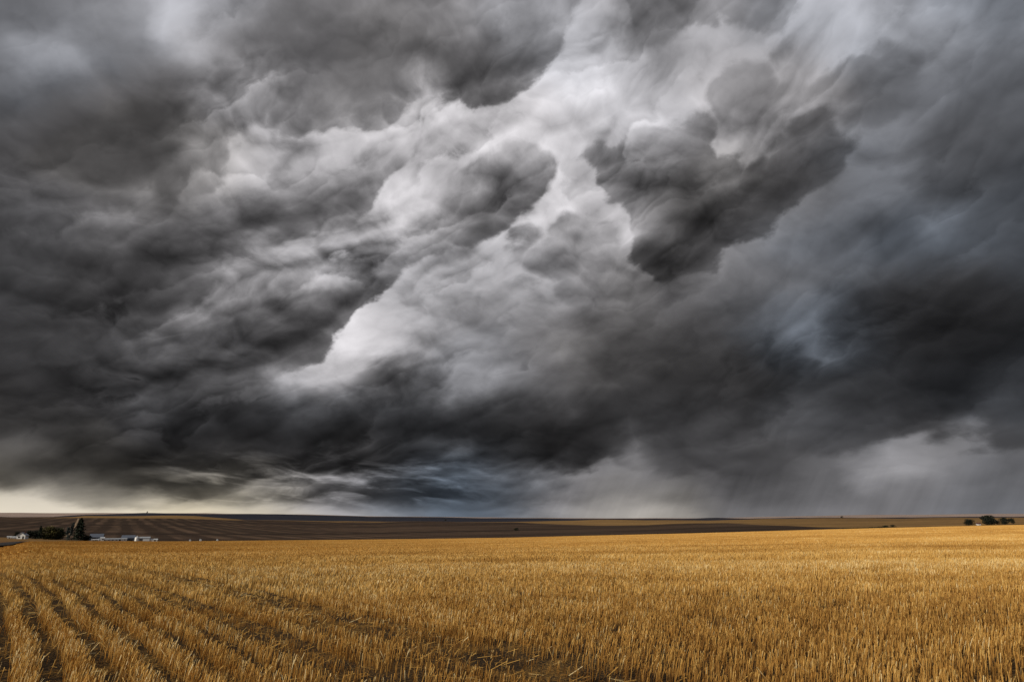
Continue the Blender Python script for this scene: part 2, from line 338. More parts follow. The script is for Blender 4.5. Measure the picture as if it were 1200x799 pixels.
def shingles(freq, seed, lump, wob):
    """rolls of cloud lapping over one another: each has a bright crest that fades to a dark, scalloped lower lip"""
    _, qv, _ = W.sep(Q2)
    t = W.math('MULTIPLY_ADD', qv, -freq, seed)
    t = W.math('ADD', t, W.math('MULTIPLY', W.noise(Q, freq * 0.28, 2.0, 0.5), wob))
    t = W.math('ADD', t, W.math('MULTIPLY', b0, lump))
    t = W.math('ADD', t, W.math('MULTIPLY', fine, 0.62))
    f = W.math('FRACT', t)
    crest = W.math('SUBTRACT', 1.0, W.math('POWER', f, 0.75))
    lip = W.rng(f, 0.0, 0.15, 0.0, 1.0, 'SMOOTHSTEP')
    return W.math('MULTIPLY', W.math('SUBTRACT', W.math('MULTIPLY', crest, lip), 0.42), W.rng(W.noise(Q, freq * 0.7, 2.0, 0.5), 0.38, 0.6))
lap = W.math('ADD', shingles(8.5, 0.3, 1.5, 3.0), W.math('MULTIPLY', shingles(17.0, 7.7, 2.0, 4.0), 0.55))

# wander of the sheets' outlines and brightness
wn = W.vmath('SUBTRACT', W.noise(Q, 16.0, 6.0, 0.55, color=True), (0.5, 0.5, 0.5))
wx, wy, _ = W.sep(wn)
calm = W.rng(el_, 0.0, 0.12, 0.25, 1.0)
U = W.math('ADD', W.math('MULTIPLY', W.math('SUBTRACT', az_, AZ0), 1 / (AZ1 - AZ0)), W.math('MULTIPLY', wx, 0.04))
ve = W.math('ADD', el_, W.math('MULTIPLY', W.math('MULTIPLY', wy, 0.055), calm))
V = W.math('POWER', W.math('MAXIMUM', W.math('MULTIPLY', W.math('SUBTRACT', ve, EL0), 1 / (EL1 - EL0)), 0.0), VPOW)
US = W.math('MULTIPLY', U, NU - 1.0)

def profile(prev, i, height, vals, interp):
    """three channels along bearing i, blended over the bearings before it: a small node group holding one colour ramp"""
    g = bpy.data.node_groups.new('cloud profile', 'ShaderNodeTree')
    for nm, io, ty in (('height', 'INPUT', 'Float'), ('bearing', 'INPUT', 'Float'), ('before', 'INPUT', 'Color'), ('value', 'OUTPUT', 'Color')):
        g.interface.new_socket(nm, in_out=io, socket_type='NodeSocket' + ty)
    G = NT(g)
    gi = g.nodes.new('NodeGroupInput')
    f = G.math('SUBTRACT', gi.outputs[1], float(i - 1), clamp=True)
    n = g.nodes.new('ShaderNodeValToRGB')
    cr = n.color_ramp
    cr.interpolation = interp
    while len(cr.elements) < NV:
        cr.elements.new(0.5)
    for e, p in zip(cr.elements, vs):
        e.position = float(p)
    for e, c in zip(cr.elements, np.clip(vals, 0, 1)):
        e.color = (float(c[0]), float(c[1]), float(c[2]), 1)
    g.links.new(gi.outputs[0], n.inputs[0])
    out = G.mixc(f, gi.outputs[2], n.outputs[0])
    g.links.new(out, g.nodes.new('NodeGroupOutput').inputs[0])
    w = W.new('ShaderNodeGroup')
    w.node_tree = g
    W.link(height, w.inputs[0])
    W.link(US, w.inputs[1])
    W.put(w.inputs[2], prev)
    return w.outputs[0]

HEIGHT = V
def field(c0):
    global HEIGHT
    res = (0, 0, 0, 1)
    for i in range(NU):
        res = profile(res, i, HEIGHT, CH[i, :, c0:c0 + 3], 'CARDINAL' if c0 else 'LINEAR')
        if i % 6 == 5:          # keeps the shader compiler working bearing by bearing, so that it does not run out of stack
            HEIGHT = W.math('MULTIPLY_ADD', res, 1e-7, V)
    return W.sep(res)

mA, mB, mC = field(0)
lA, lB, lC = field(3)
lD, tn, ro = field(6)
ro = W.math('MULTIPLY', ro, 3.0)

edge = W.math('ADD', W.math('MULTIPLY', W.math('SUBTRACT', b0, 0.64), 0.48), W.math('MULTIPLY', W.math('SUBTRACT', fine, 0.5), 0.13))
edge = W.math('MULTIPLY', edge, calm)
def cover(m, s=0.045):
    x = W.math('ADD', W.math('MULTIPLY_ADD', m, 2.0, -1.0), edge)
    crisp = W.rng(x, -s, s, 0.0, 1.0, 'SMOOTHSTEP')
    veil = W.rng(W.math('MULTIPLY', x, W.rng(el_, 0.02, 0.14, 4.0, 1.0)), -0.07, 0.36, 0.0, 1.0, 'SMOOTHSTEP')       # the thin fringe lets some light through
    return W.mixf(0.38, crisp, veil), x
kA, xA = cover(mA)
kB, xB = cover(mB)
kC, xC = cover(mC)
def lay(k, x, back, front):
    """lay a sheet over what is behind it; its edge is thin and backlit: bright behind, darkest just inside"""
    rim = W.math('EXPONENT', W.math('MULTIPLY', W.math('ABSOLUTE', x), -5.0))
    con = W.math('MULTIPLY', rim, W.math('MAXIMUM', W.math('SUBTRACT', back, front), 0.0))
    return W.mixf(k, W.math('MULTIPLY_ADD', con, 0.14, back), W.math('MULTIPLY_ADD', con, -0.25, front))
L = lay(kC, xC, lD, lC)
L = lay(kB, xB, L, lB)
L = lay(kA, xA, L, lA)

# relief and mottling of the cloud surface
amp = W.math('MULTIPLY', W.math('MULTIPLY', W.rng(L, 0.1, 0.6, 0.45, 1.0), W.rng(L, 0.75, 1.0, 1.0, 0.7)), ro)
det = W.math('ADD', W.math('MULTIPLY', relief, 1.0), W.math('MULTIPLY', W.math('SUBTRACT', fine, 0.5), 0.2))
det = W.math('ADD', det, W.math('MULTIPLY', W.math('SUBTRACT', b0, 0.62), 0.35))
det = W.math('ADD', det, W.math('MULTIPLY', lap, 0.23))
det = W.math('ADD', det, W.math('MULTIPLY', micro, 0.15))
det = W.math('MULTIPLY', W.math('MULTIPLY', det, amp), W.rng(el_, 0.0, 0.05, 0.4, 1.0))
L = W.math('MULTIPLY_ADD', W.math('MULTIPLY_ADD', det, 0.84, L), 1.05, -0.01)
L = W.math('SUBTRACT', L, W.math('MULTIPLY', W.math('MAXIMUM', W.math('SUBTRACT', L, 0.68), 0.0), 0.36))

# torn, lit scud under the dark base, low on the left
sq = W.comb(W.math('ADD', W.math('MULTIPLY', az_, 1.0), W.math('MULTIPLY', el_, 1.5)), W.math('MULTIPLY', el_, 4.2), 1.7)
scud = W.noise(sq, 15.0, 7.0, 0.55, dist=0.5)
scud = W.math('SUBTRACT', W.rng(scud, 0.47, 0.70, 0.0, 1.0), 0.26)
low = W.math('MULTIPLY', W.rng(el_, R(0.5), R(1.6), 0.0, 1.0, 'SMOOTHSTEP'), W.rng(el_, R(5.6), R(3.4), 0.0, 1.0, 'SMOOTHSTEP'))
low = W.math('MULTIPLY', low, W.math('MULTIPLY', W.rng(az_, R(-31), R(-23), 0.0, 1.0, 'SMOOTHSTEP'), W.rng(az_, R(1), R(-8), 0.0, 1.0, 'SMOOTHSTEP')))
L = W.math('ADD', L, W.math('MULTIPLY', W.math('MULTIPLY', scud, low), 0.26))

# rain curtains near the horizon
rq = W.comb(W.math('SUBTRACT', az_, W.math('MULTIPLY', el_, 0.55)), W.math('MULTIPLY', el_, 0.12), 0.2)
streak = W.math('ADD', W.math('MULTIPLY', W.noise(rq, 34.0, 4.0, 0.6), 0.55), W.math('MULTIPLY', W.noise(rq, 11.0, 2.0, 0.5), 0.6))
rmask = W.math('MULTIPLY', W.rng(az_, -0.05, 0.04), W.rng(el_, 0.075, 0.045, 0.0, 1.0, 'SMOOTHSTEP'))
L = W.math('ADD', L, W.math('MULTIPLY', W.math('MULTIPLY', W.math('SUBTRACT', streak, 0.57), 0.2), rmask))
L = W.math('ADD', L, W.math('MULTIPLY', 0.075, W.math('EXPONENT', W.math('MULTIPLY', L, -8.0))))
L = W.math('MINIMUM', W.math('MAXIMUM', L, 0.06), 1.0)
lin = W.math('POWER', L, 2.2)

tv = W.math('MULTIPLY_ADD', tn, 3.0, -1.5)
warm = W.math('MAXIMUM', tv, 0.0)
cool = W.math('POWER', W.math('MAXIMUM', W.math('MULTIPLY', tv, -1.0), 0.0), 1.5)
tcol = W.mixc(warm, (1.0, 0.968, 1.0, 1), (1.10, 0.97, 0.72, 1))
tcol = W.mixc(cool, tcol, (0.74, 0.95, 1.24, 1))
cloud_col = W.vmath('SCALE', tcol, scale=lin)

sky = W.new('ShaderNodeTexSky', sky_type='NISHITA')
sky.sun_disc = False
sky.sun_elevation = R(SUN_EL)
sky.sun_rotation = R(SUN_AZ)
bg_sky = W.new('ShaderNodeBackground')
W.link(sky.outputs[0], bg_sky.inputs[0])
bg_sky.inputs[1].default_value = 0.08
bg_cloud = W.new('ShaderNodeBackground')
W.link(cloud_col, bg_cloud.inputs[0])
bg_cloud.inputs[1].default_value = 1.0
mixs = W.new('ShaderNodeMixShader')
# the deck thins out behind the viewer, where the sun gets through
W.link(W.rng(dy_, -0.55, 0.0, 0.45, 1.0, 'SMOOTHSTEP'), mixs.inputs[0])
W.link(bg_sky.outputs[0], mixs.inputs[1])
W.link(bg_cloud.outputs[0], mixs.inputs[2])
wo = W.new('ShaderNodeOutputWorld')
W.link(mixs.outputs[0], wo.inputs[0])
W.flush()
SC.world = world
world.cycles.sampling_method = 'MANUAL'
world.cycles.sample_map_resolution = 512
# ------------------------------------------------------------------ helpers for things
def bearing_of(x, y):
    """chart x, y -> bearing (rad), slope dz per metre of ground distance"""
    dx = x - 600.0
    dy = 800 * math.cos(_P) - (399.5 - y) * math.sin(_P)
    dz = 800 * math.sin(_P) + (399.5 - y) * math.cos(_P)
    return np.arctan2(dx, dy), dz / np.hypot(dx, dy)

def tag(o, label=None, cat=None, group=None, kind=None):
    for k, v in (('label', label), ('category', cat), ('group', group), ('kind', kind)):
        if v:
            o[k] = v
    return o

def empty(name, loc, rz=0.0):
    o = bpy.data.objects.new(name, None)
    COL.objects.link(o)
    o.location = loc
    o.rotation_euler = (0, 0, rz)
    o.empty_display_size = 0.5
    return o

def mesh_obj(name, verts, faces, mat, parent=None, mat_index=None, smooth=False):
    me = bpy.data.meshes.new(name)
    me.from_pydata([tuple(map(float, v)) for v in verts], [], [tuple(map(int, f)) for f in faces])
    for m in (mat if isinstance(mat, list) else [mat]):
        me.materials.append(m)
    if mat_index is not None:
        me.polygons.foreach_set('material_index', mat_index)
    if smooth:
        me.polygons.foreach_set('use_smooth', [True] * len(me.polygons))
    me.update()
    o = bpy.data.objects.new(name, me)
    COL.objects.link(o)
    if parent:
        o.parent = parent
    return o

def quads_obj(name, V4, mat, parent=None, shade=None):
    """many separate quads in one mesh; V4 is (n, 4, 3); shade is one number per quad stored as the attribute 'tone'"""
    n = len(V4)
    me = bpy.data.meshes.new(name)
    me.vertices.add(n * 4)
    me.vertices.foreach_set('co', np.ascontiguousarray(V4, np.float32).ravel())
    me.loops.add(n * 4)
    me.loops.foreach_set('vertex_index', np.arange(n * 4, dtype=np.int32))
    me.polygons.add(n)
    me.polygons.foreach_set('loop_start', np.arange(0, n * 4, 4, dtype=np.int32))
    if shade is not None:
        at = me.attributes.new('tone', 'FLOAT', 'FACE')
        at.data.foreach_set('value', np.asarray(shade, np.float32))
    me.materials.append(mat)
    me.update(calc_edges=True)
    me.validate()
    o = bpy.data.objects.new(name, me)
    COL.objects.link(o)
    if parent:
        o.parent = parent
    return o

def material(name, rough=0.9, spec=0.2):
    m = bpy.data.materials.new(name)
    m.use_nodes = True
    t = m.node_tree
    b = t.nodes['Principled BSDF']
    b.inputs['Roughness'].default_value = rough
    b.inputs['Specular IOR Level'].default_value = spec
    return m, NT(t), b

def plain(name, col, vary=0.25, scale=3.0, rough=0.85, spec=0.2):
    m, N, b = material(name, rough, spec)
    tcn = N.new('ShaderNodeTexCoord')
    f = N.noise(tcn.outputs['Object'], scale, 4.0)
    c = N.ramp(f, [(0.3, tuple(x * (1 - vary) for x in col)), (0.7, tuple(min(1, x * (1 + vary)) for x in col))])
    N.link(c, b.inputs['Base Color'])
    return m

# ------------------------------------------------------------------ terrain
XS = np.unique(np.concatenate([np.arange(-420, 1621, 12), [0, 40, 100]])).astype(float)
AZS = np.arctan2(XS - 600, 800 * math.cos(_P) + 206 * math.sin(_P))
def knots(txt):
    """'x:v x:v ...' sampled at XS"""
    k = np.array([[float(q) for q in s.split(':')] for s in txt.split()])
    return np.interp(XS, k[:, 0], k[:, 1])

ye = knots('-420:654 -200:651 0:643 40:634.5 100:634 200:634.5 300:633.5 400:632.5 500:631.5 600:630 700:627.5 800:625 900:622 1000:619 1100:616.5 1200:614.3 1620:608.5')
de = knots('-420:120 -200:130 0:150 40:190 100:235 200:260 300:280 500:310 600:320 800:360 1000:400 1200:420 1620:440')
y1 = np.where(XS <= 40, knots('-420:636 -200:634 0:632.5 40:633.5 1620:634'), ye + 0.8)
d1 = np.where(XS <= 40, knots('-420:330 40:380 1620:380'), de * 1.3)
y2 = np.minimum(ye - 0.4, knots('-420:630 0:629.2 40:630.5 100:633.2 1620:640'))
d2 = knots('-420:600 100:600 700:640 1620:640')
y3 = np.minimum(y2 - 0.15, knots('-420:606.3 0:605.9 100:606.6 150:607 200:607.5 250:608.6 300:609.6 350:610.4 400:611 500:611.8 600:612 640:613.6 700:615.6 800:613.6 850:612.6 900:614.5 950:617 1000:618.3 1620:640'))
d3 = knots('-420:2600 400:2600 600:2000 700:1500 850:1500 950:1000 1000:800 1620:800')
y4 = np.minimum(y3 - 0.1, knots('-420:606.1 80:606 100:604.6 150:604.6 200:603.6 230:604.4 290:609 350:609.9 400:610.6 500:611.3 600:611 640:610.2 700:609 800:609 900:608.5 1000:607.2 1100:606.4 1200:605.8 1620:605'))
d4 = knots('-420:3600 400:3800 700:3000 1000:2600 1620:2600')
y5 = np.minimum(y4 - 0.1, knots('-420:605.4 60:605.3 100:602.8 150:601.4 170:600.7 200:601.2 300:601.9 400:603.9 450:605 500:605.6 600:607 700:607.4 800:607.4 900:607.1 1000:606.2 1100:605.7 1200:605.2 1620:604.6'))
d5 = knots('-420:6000 1620:6000')
y6 = np.minimum(y5 - 0.1, knots('-420:600.2 0:600.4 100:600.7 150:600.8 200:601.0 300:601.7 400:603.6 450:604.7 500:605.3 600:606.5 700:606.8 800:606.8 900:605.6 1000:603.2 1100:602.7 1200:601.8 1620:601'))
d6 = knots('-420:11000 1620:11000')
def uneven(amp, step, seed):
    """gentle rise and fall of a far skyline"""
    q = np.random.default_rng(seed).normal(0, 1, 400)
    k = np.arange(400) * step - 600
    return amp * (0.7 * np.interp(XS, k, q) + 0.3 * np.interp(XS, k / 2.7, np.roll(q, 7)))
y3 = np.minimum(y2 - 0.15, y3 + uneven(0.55, 45, 1))
y4 = np.minimum(y3 - 0.1, y4 + uneven(0.55, 55, 2))
y5 = np.minimum(y4 - 0.1, y5 + uneven(0.4, 40, 3))
y6 = np.minimum(y5 - 0.1, y6 + uneven(0.30, 60, 4))
yk, dk = np.array([ye, y1, y2, y3, y4, y5, y6]), np.array([de, d1, d2, d3, d4, d5, d6])
zk = EYE + dk * np.array([bearing_of(XS, y)[1] for y in yk])

def around(az, vals):
    """a curve over the bearings in view, closed round behind the viewer"""
    a = np.concatenate([[-np.pi], AZS, [np.pi]])
    m = 0.5 * (vals[0] + vals[-1])
    return np.interp(az, a, np.concatenate([[m], vals, [m]]))

D1 = 25.0
def ground_z(az, d):
    """height of the land at bearing az (rad) and distance d (m); arrays of one shape"""
    az, d = np.broadcast_arrays(np.asarray(az, float), np.asarray(d, float))
    D_ = np.array([around(az, v) for v in dk])
    Z_ = np.array([around(az, v) for v in zk])
    s = -Z_[0] / (np.sqrt(D_[0] ** 2 + D1 ** 2) - D1)
    z = -s * (np.sqrt(d ** 2 + D1 ** 2) - D1)
    for i in range(len(D_) - 1):
        t = (np.log(np.maximum(d, 1)) - np.log(D_[i])) / (np.log(D_[i + 1]) - np.log(D_[i]))
        # straight in sight-line slope between the knots
        s0, s1 = (Z_[i] - EYE) / D_[i], (Z_[i + 1] - EYE) / D_[i + 1]
        zi = EYE + d * (s0 + (s1 - s0) * np.clip(t, 0, 1))
        z = np.where(d > D_[i], zi, z)
    far = np.maximum(d - D_[-1], 0)
    z = np.where(far > 0, Z_[-1] - far * 0.012, z)
    return z

def spot(x, d, lift=0.0):
    """a point of the land at chart column x and distance d"""
    az = math.atan2(x - 600, 800 * math.cos(_P) + 206 * math.sin(_P))
    z = float(ground_z(np.array([az]), np.array([d]))[0])
    return Vector((d * math.sin(az), d * math.cos(az), z + lift)), az

ROW = R(-37)                                  # the drill rows run away to the left
rc, rs = math.cos(ROW), -math.sin(ROW)
TRACKS = [(3.65, 0.22), (5.4, 0.6), (10.4, 0.14), (13.1, 0.16), (-7.5, 0.5), (-3.0, 0.3)]
SWATHS = [(17.0, 0.35), (20.5, 0.2), (25.2, 0.6), (32.5, 0.7), (41.0, 0.9), (51.0, 1.1), (66.0, 1.6), (86.0, 2.0), (112.0, 2.6)]     # wheel lines across the right half
PERIOD = 0.50
def row_coord(x, y):
    along = y * rc - x * rs
    return x * rc + y * rs + 0.12 * np.sin(along * 0.21) + 0.05 * np.sin(along * 0.83 + 1.0)

# --- materials of the land
def soil_material():
    m, N, b = material('stubble soil', 0.95, 0.05)
    geo = N.new('ShaderNodeNewGeometry')
    P = geo.outputs['Position']
    # straw scattered along the rows
    x, y, z = N.sep(P)
    s = N.math('ADD', N.math('MULTIPLY', x, rc), N.math('MULTIPLY', y, rs))
    a = N.math('SUBTRACT', N.math('MULTIPLY', y, rc), N.math('MULTIPLY', x, rs))
    q = N.comb(s, N.math('MULTIPLY', a, 0.12), 0.0)
    n1 = N.noise(P, 0.9, 6.0, 0.62)
    n2 = N.noise(P, 26.0, 4.0, 0.6)
    n3 = N.noise(q, 0.55, 5.0, 0.6)
    n4 = N.noise(q, 0.06, 4.0, 0.55)
    litter = N.math('ADD', N.math('MULTIPLY', n1, 0.5), N.math('MULTIPLY', n2, 0.7))
    dist = N.vmath('LENGTH', P)
    cover = N.rng(dist, 22.0, 80.0, 0.0, 0.42)                # seen flatter, the straw closes over the soil
    k = N.rng(N.math('ADD', litter, cover), 0.58, 0.9)
    soil = N.mixc(n2, (0.020, 0.014, 0.010), (0.060, 0.040, 0.024))
    straw = N.ramp(N.math('ADD', N.math('MULTIPLY', n3, 0.6), N.math('MULTIPLY', n4, 0.5)), [(0.38, (0.34, 0.175, 0.045)), (0.52, (0.50, 0.275, 0.066)), (0.66, (0.62, 0.38, 0.115))])
    N.link(N.mixc(k, soil, straw), b.inputs['Base Color'])
    bump = N.new('ShaderNodeBump')
    bump.inputs['Strength'].default_value = 0.6
    bump.inputs['Distance'].default_value = 0.05
    N.link(N.math('ADD', n2, n3), bump.inputs['Height'])
    N.link(bump.outputs[0], b.inputs['Normal'])
    return m

def land_material(name, c0, c1, scale_along=0.004, scale_across=0.02, c2=None):
    """fields far away: bands of slightly different growth"""
    m, N, b = material(name, 0.95, 0.05)
    geo = N.new('ShaderNodeNewGeometry')
    P = geo.outputs['Position']
    n0 = N.noise(N.vmath('MULTIPLY', P, (scale_along, scale_across, 0.0)), 1.0, 6.0, 0.6)
    n1 = N.noise(P, 0.05, 5.0, 0.65)
    f = N.math('ADD', N.math('MULTIPLY', n0, 0.65), N.math('MULTIPLY', n1, 0.35))
    stops = [(0.38, c0), (0.62, c1)] if c2 is None else [(0.36, c0), (0.5, c1), (0.64, c2)]
    N.link(N.ramp(f, stops), b.inputs['Base Color'])
    return m

def shaded_plough_material():
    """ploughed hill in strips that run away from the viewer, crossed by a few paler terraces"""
    m, N, b = material('cloud-shaded ploughed strips', 0.95, 0.03)
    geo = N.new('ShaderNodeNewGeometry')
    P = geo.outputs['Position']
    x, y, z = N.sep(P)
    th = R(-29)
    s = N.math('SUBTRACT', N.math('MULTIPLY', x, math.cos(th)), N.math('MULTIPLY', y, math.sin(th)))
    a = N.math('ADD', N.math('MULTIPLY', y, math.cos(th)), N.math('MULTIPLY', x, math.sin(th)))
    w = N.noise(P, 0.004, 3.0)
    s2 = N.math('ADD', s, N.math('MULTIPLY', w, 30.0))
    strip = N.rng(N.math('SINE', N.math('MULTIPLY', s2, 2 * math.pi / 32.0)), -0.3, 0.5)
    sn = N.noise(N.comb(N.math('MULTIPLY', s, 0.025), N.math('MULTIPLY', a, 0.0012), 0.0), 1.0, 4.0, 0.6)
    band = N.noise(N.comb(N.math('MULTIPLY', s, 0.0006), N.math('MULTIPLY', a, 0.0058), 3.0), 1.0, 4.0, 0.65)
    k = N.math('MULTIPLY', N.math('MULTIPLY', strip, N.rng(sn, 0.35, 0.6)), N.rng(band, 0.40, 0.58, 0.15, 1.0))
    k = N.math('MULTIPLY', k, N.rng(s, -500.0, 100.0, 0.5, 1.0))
    dark = N.mixc(N.rng(band, 0.3, 0.7), (0.022, 0.015, 0.012), (0.066, 0.044, 0.031))  # ploughed soil, with the cloud shadow over the hill put into its colour
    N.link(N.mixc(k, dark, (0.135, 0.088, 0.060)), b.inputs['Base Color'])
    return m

M_SOIL = soil_material()
LAND = [M_SOIL,
        land_material('rough grass', (0.10, 0.055, 0.025), (0.24, 0.13, 0.05), 0.03, 0.05),
        land_material('dip', (0.12, 0.07, 0.03), (0.26, 0.15, 0.055), 0.02, 0.05),
        shaded_plough_material(),
        land_material('tan fields', (0.105, 0.064, 0.032), (0.21, 0.125, 0.050), 0.0015, 0.008, (0.34, 0.205, 0.078)),
        land_material('wooded ridge', (0.016, 0.018, 0.028), (0.034, 0.034, 0.046), 0.002, 0.01),
        land_material('light-paled far pasture', (0.17, 0.115, 0.10), (0.50, 0.40, 0.35), 0.0004, 0.004)]  # dry pasture; the pale light on the far ridges is put into its colour

az_f = np.arange(-47, 47.01, 0.1)
az_g = np.radians(np.unique(np.round(np.concatenate([np.arange(-180, -47, 3.0), az_f, np.arange(47, 180.1, 3.0)]), 3)))
NA = len(az_g)
Dk = np.array([around(az_g, v) for v in dk])
rows_d, rows_m = [], []
t0 = np.linspace(0, 1, 90)
for t in t0:
    rows_d.append(0.4 * (Dk[0] / 0.4) ** t); rows_m.append(0)
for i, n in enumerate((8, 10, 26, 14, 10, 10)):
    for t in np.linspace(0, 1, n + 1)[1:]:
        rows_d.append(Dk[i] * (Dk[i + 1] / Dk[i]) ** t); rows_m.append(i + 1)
rows_d.append(Dk[-1] * 1.6); rows_m.append(6)
rows_d.append(Dk[-1] * 4.0); rows_m.append(6)
GD = np.array(rows_d)
GA = np.broadcast_to(az_g, GD.shape)
GZ = ground_z(GA, GD)
GXw, GYw = GD * np.sin(GA), GD * np.cos(GA)
# small unevenness, growing with distance but never enough to hide what lies behind
GZ = GZ + np.where(GD < 300, 0.03 * np.sin(GXw * 0.9 + 1.3 * np.sin(GYw * 0.31)) * np.sin(GYw * 0.7), 0)
NR = len(GD)
verts = np.stack([GXw, GYw, GZ], -1).reshape(-1, 3)
centre = np.array([[0.0, 0.0, 0.0]])
verts = np.concatenate([verts, centre])
r_, c_ = np.meshgrid(np.arange(NR - 1), np.arange(NA - 1), indexing='ij')
i0 = (r_ * NA + c_).ravel()
faces = np.stack([i0, i0 + 1, i0 + NA + 1, i0 + NA], 1)[:, ::-1].tolist()
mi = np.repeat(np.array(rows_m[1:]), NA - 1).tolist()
cidx = NR * NA
for c in range(NA - 1):
    faces.append((c + 1, c, cidx)); mi.append(0)
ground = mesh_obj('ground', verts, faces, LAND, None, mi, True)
tag(ground, kind='structure')

# --- the stubble
def straw_material():
    m, N, b = material('straw', 0.65, 0.15)
    at = N.new('ShaderNodeAttribute', attribute_name='tone')
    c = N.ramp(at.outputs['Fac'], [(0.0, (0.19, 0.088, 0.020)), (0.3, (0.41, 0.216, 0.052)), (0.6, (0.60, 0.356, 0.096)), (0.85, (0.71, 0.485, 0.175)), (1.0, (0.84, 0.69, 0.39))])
    N.link(c, b.inputs['Base Color'])
    tr = N.new('ShaderNodeBsdfTranslucent')
    N.link(c, tr.inputs[0])
    mx = N.new('ShaderNodeMixShader')
    mx.inputs[0].default_value = 0.25
    N.link(b.outputs[0], mx.inputs[1])
    N.link(tr.outputs[0], mx.inputs[2])
    out = [n for n in N.t.nodes if n.type == 'OUTPUT_MATERIAL'][0]
    N.link(mx.outputs[0], out.inputs[0])
    return m
M_STRAW = straw_material()

def vnoise(x, y, seed, scale):
    """smooth value noise 0..1"""
    x, y = x / scale, y / scale
    ix, iy = np.floor(x).astype(int), np.floor(y).astype(int)
    fx, fy = x - ix, y - iy
    fx, fy = fx * fx * (3 - 2 * fx), fy * fy * (3 - 2 * fy)
    def h(a, b):
        v = np.sin(a * 127.1 + b * 311.7 + seed * 74.7) * 43758.5453
        return v - np.floor(v)
    return (h(ix, iy) * (1 - fx) + h(ix + 1, iy) * fx) * (1 - fy) + (h(ix, iy + 1) * (1 - fx) + h(ix + 1, iy + 1) * fx) * fy

def place_stalks(r0, r1, dens, half=R(45)):
    """positions of stalks in the drill rows between two distances"""
    n = int(half * (r1 * r1 - r0 * r0) * dens)
    r = np.sqrt(RNG.uniform(r0 * r0, r1 * r1, n))
    a = RNG.uniform(-half, half, n)
    x, y = r * np.sin(a), r * np.cos(a)
    s = row_coord(x, y)
    # gather into the rows: two close drill lines, then a gap
    ph = s / PERIOD - np.floor(s / PERIOD)
    ph = ph + 0.05 * (vnoise(x, y, 12, 0.5) - 0.5)
    wgt = np.where(np.arctan2(x, y) < 0.1, 0.012, 0.03) + np.exp(-((ph - 0.5) / np.where(np.arctan2(x, y) < -0.2, 0.238 - 0.055 * np.clip((r - 11) / 12, 0, 1), 0.26)) ** 6) * (0.75 + 0.25 * np.cos((ph - 0.5) * 2 * np.pi / 0.27))
    tall = np.ones(n)
    for c, hw in TRACKS:
        near = np.exp(-((s - c) / hw) ** 4)
        patch = vnoise(x, y, c, 2.5)
        wgt = wgt * (1 - 0.9 * near * (0.45 + 0.55 * patch))
        tall = tall * (1 - 0.42 * near)
    side = np.clip((np.arctan2(x, y) + 0.12) / 0.35, 0, 1)
    t = y + 0.06 * x + 0.5 * (vnoise(x, y, 21, 9.0) - 0.5) * y / 20
    for c, hw in SWATHS:
        near = np.exp(-((t - c) / hw) ** 4) * side
        wgt = wgt * (1 - 0.93 * near * (0.6 + 0.4 * vnoise(x, y, c, 3.0)))
        tall = tall * (1 - 0.5 * near)
    bare = np.exp(-((x + 0.4) / 2.4) ** 2 - ((y - 8.6) / 1.5) ** 2) + np.exp(-((x + 3.2) / 1.2) ** 2 - ((y - 11.5) / 1.6) ** 2) + 0.8 * np.exp(-((x - 4.9) / 0.5) ** 2 - ((y - 9.2) / 0.5) ** 2) + 0.9 * np.exp(-((x - 6.7) / 0.35) ** 2 - ((y - 13.0) / 0.5) ** 2)
    wgt = wgt * (1 - np.clip(bare * (0.1 + 0.8 * vnoise(x, y, 41, 0.7)), 0, 0.85))
    tall = tall * (1 - 0.15 * np.clip(bare, 0, 1))
    thin = vnoise(x, y, 5, 1.3) * 0.6 + vnoise(x, y, 9, 0.45) * 0.4
    wgt = wgt * np.clip((thin - 0.16) * 4.5, 0.25, 1)
    keep = RNG.uniform(0, 1, n) < wgt
    keep &= r < around(a, de) * 0.985
    return x[keep], y[keep], r[keep], a[keep], tall[keep], s[keep]

def stalk_quads(x, y, z, h, w, lean_x, lean_y, yaw, bend):
    """each stalk: two stacked quads, the upper one bent a little further; (2n, 4, 3)"""
    cx, cy = np.cos(yaw) * w / 2, np.sin(yaw) * w / 2
    mx, my = x + lean_x * h * 0.5, y + lean_y * h * 0.5
    tx, ty = x + lean_x * h * (1 + bend), y + lean_y * h * (1 + bend)
    q = np.empty((2, len(x), 4, 3))
    for k, (ax, ay, az, wa, bx, by, bz, wb) in enumerate(((x, y, z - 0.02, 1.0, mx, my, z + h * 0.5, 0.95), (mx, my, z + h * 0.5, 0.95, tx, ty, z + h, 0.8))):
        q[k, :, 0] = np.stack([ax - cx * wa, ay - cy * wa, az], 1)
        q[k, :, 1] = np.stack([ax + cx * wa, ay + cy * wa, az], 1)
        q[k, :, 2] = np.stack([bx + cx * wb, by + cy * wb, bz], 1)
        q[k, :, 3] = np.stack([bx - cx * wb, by - cy * wb, bz], 1)
    return q

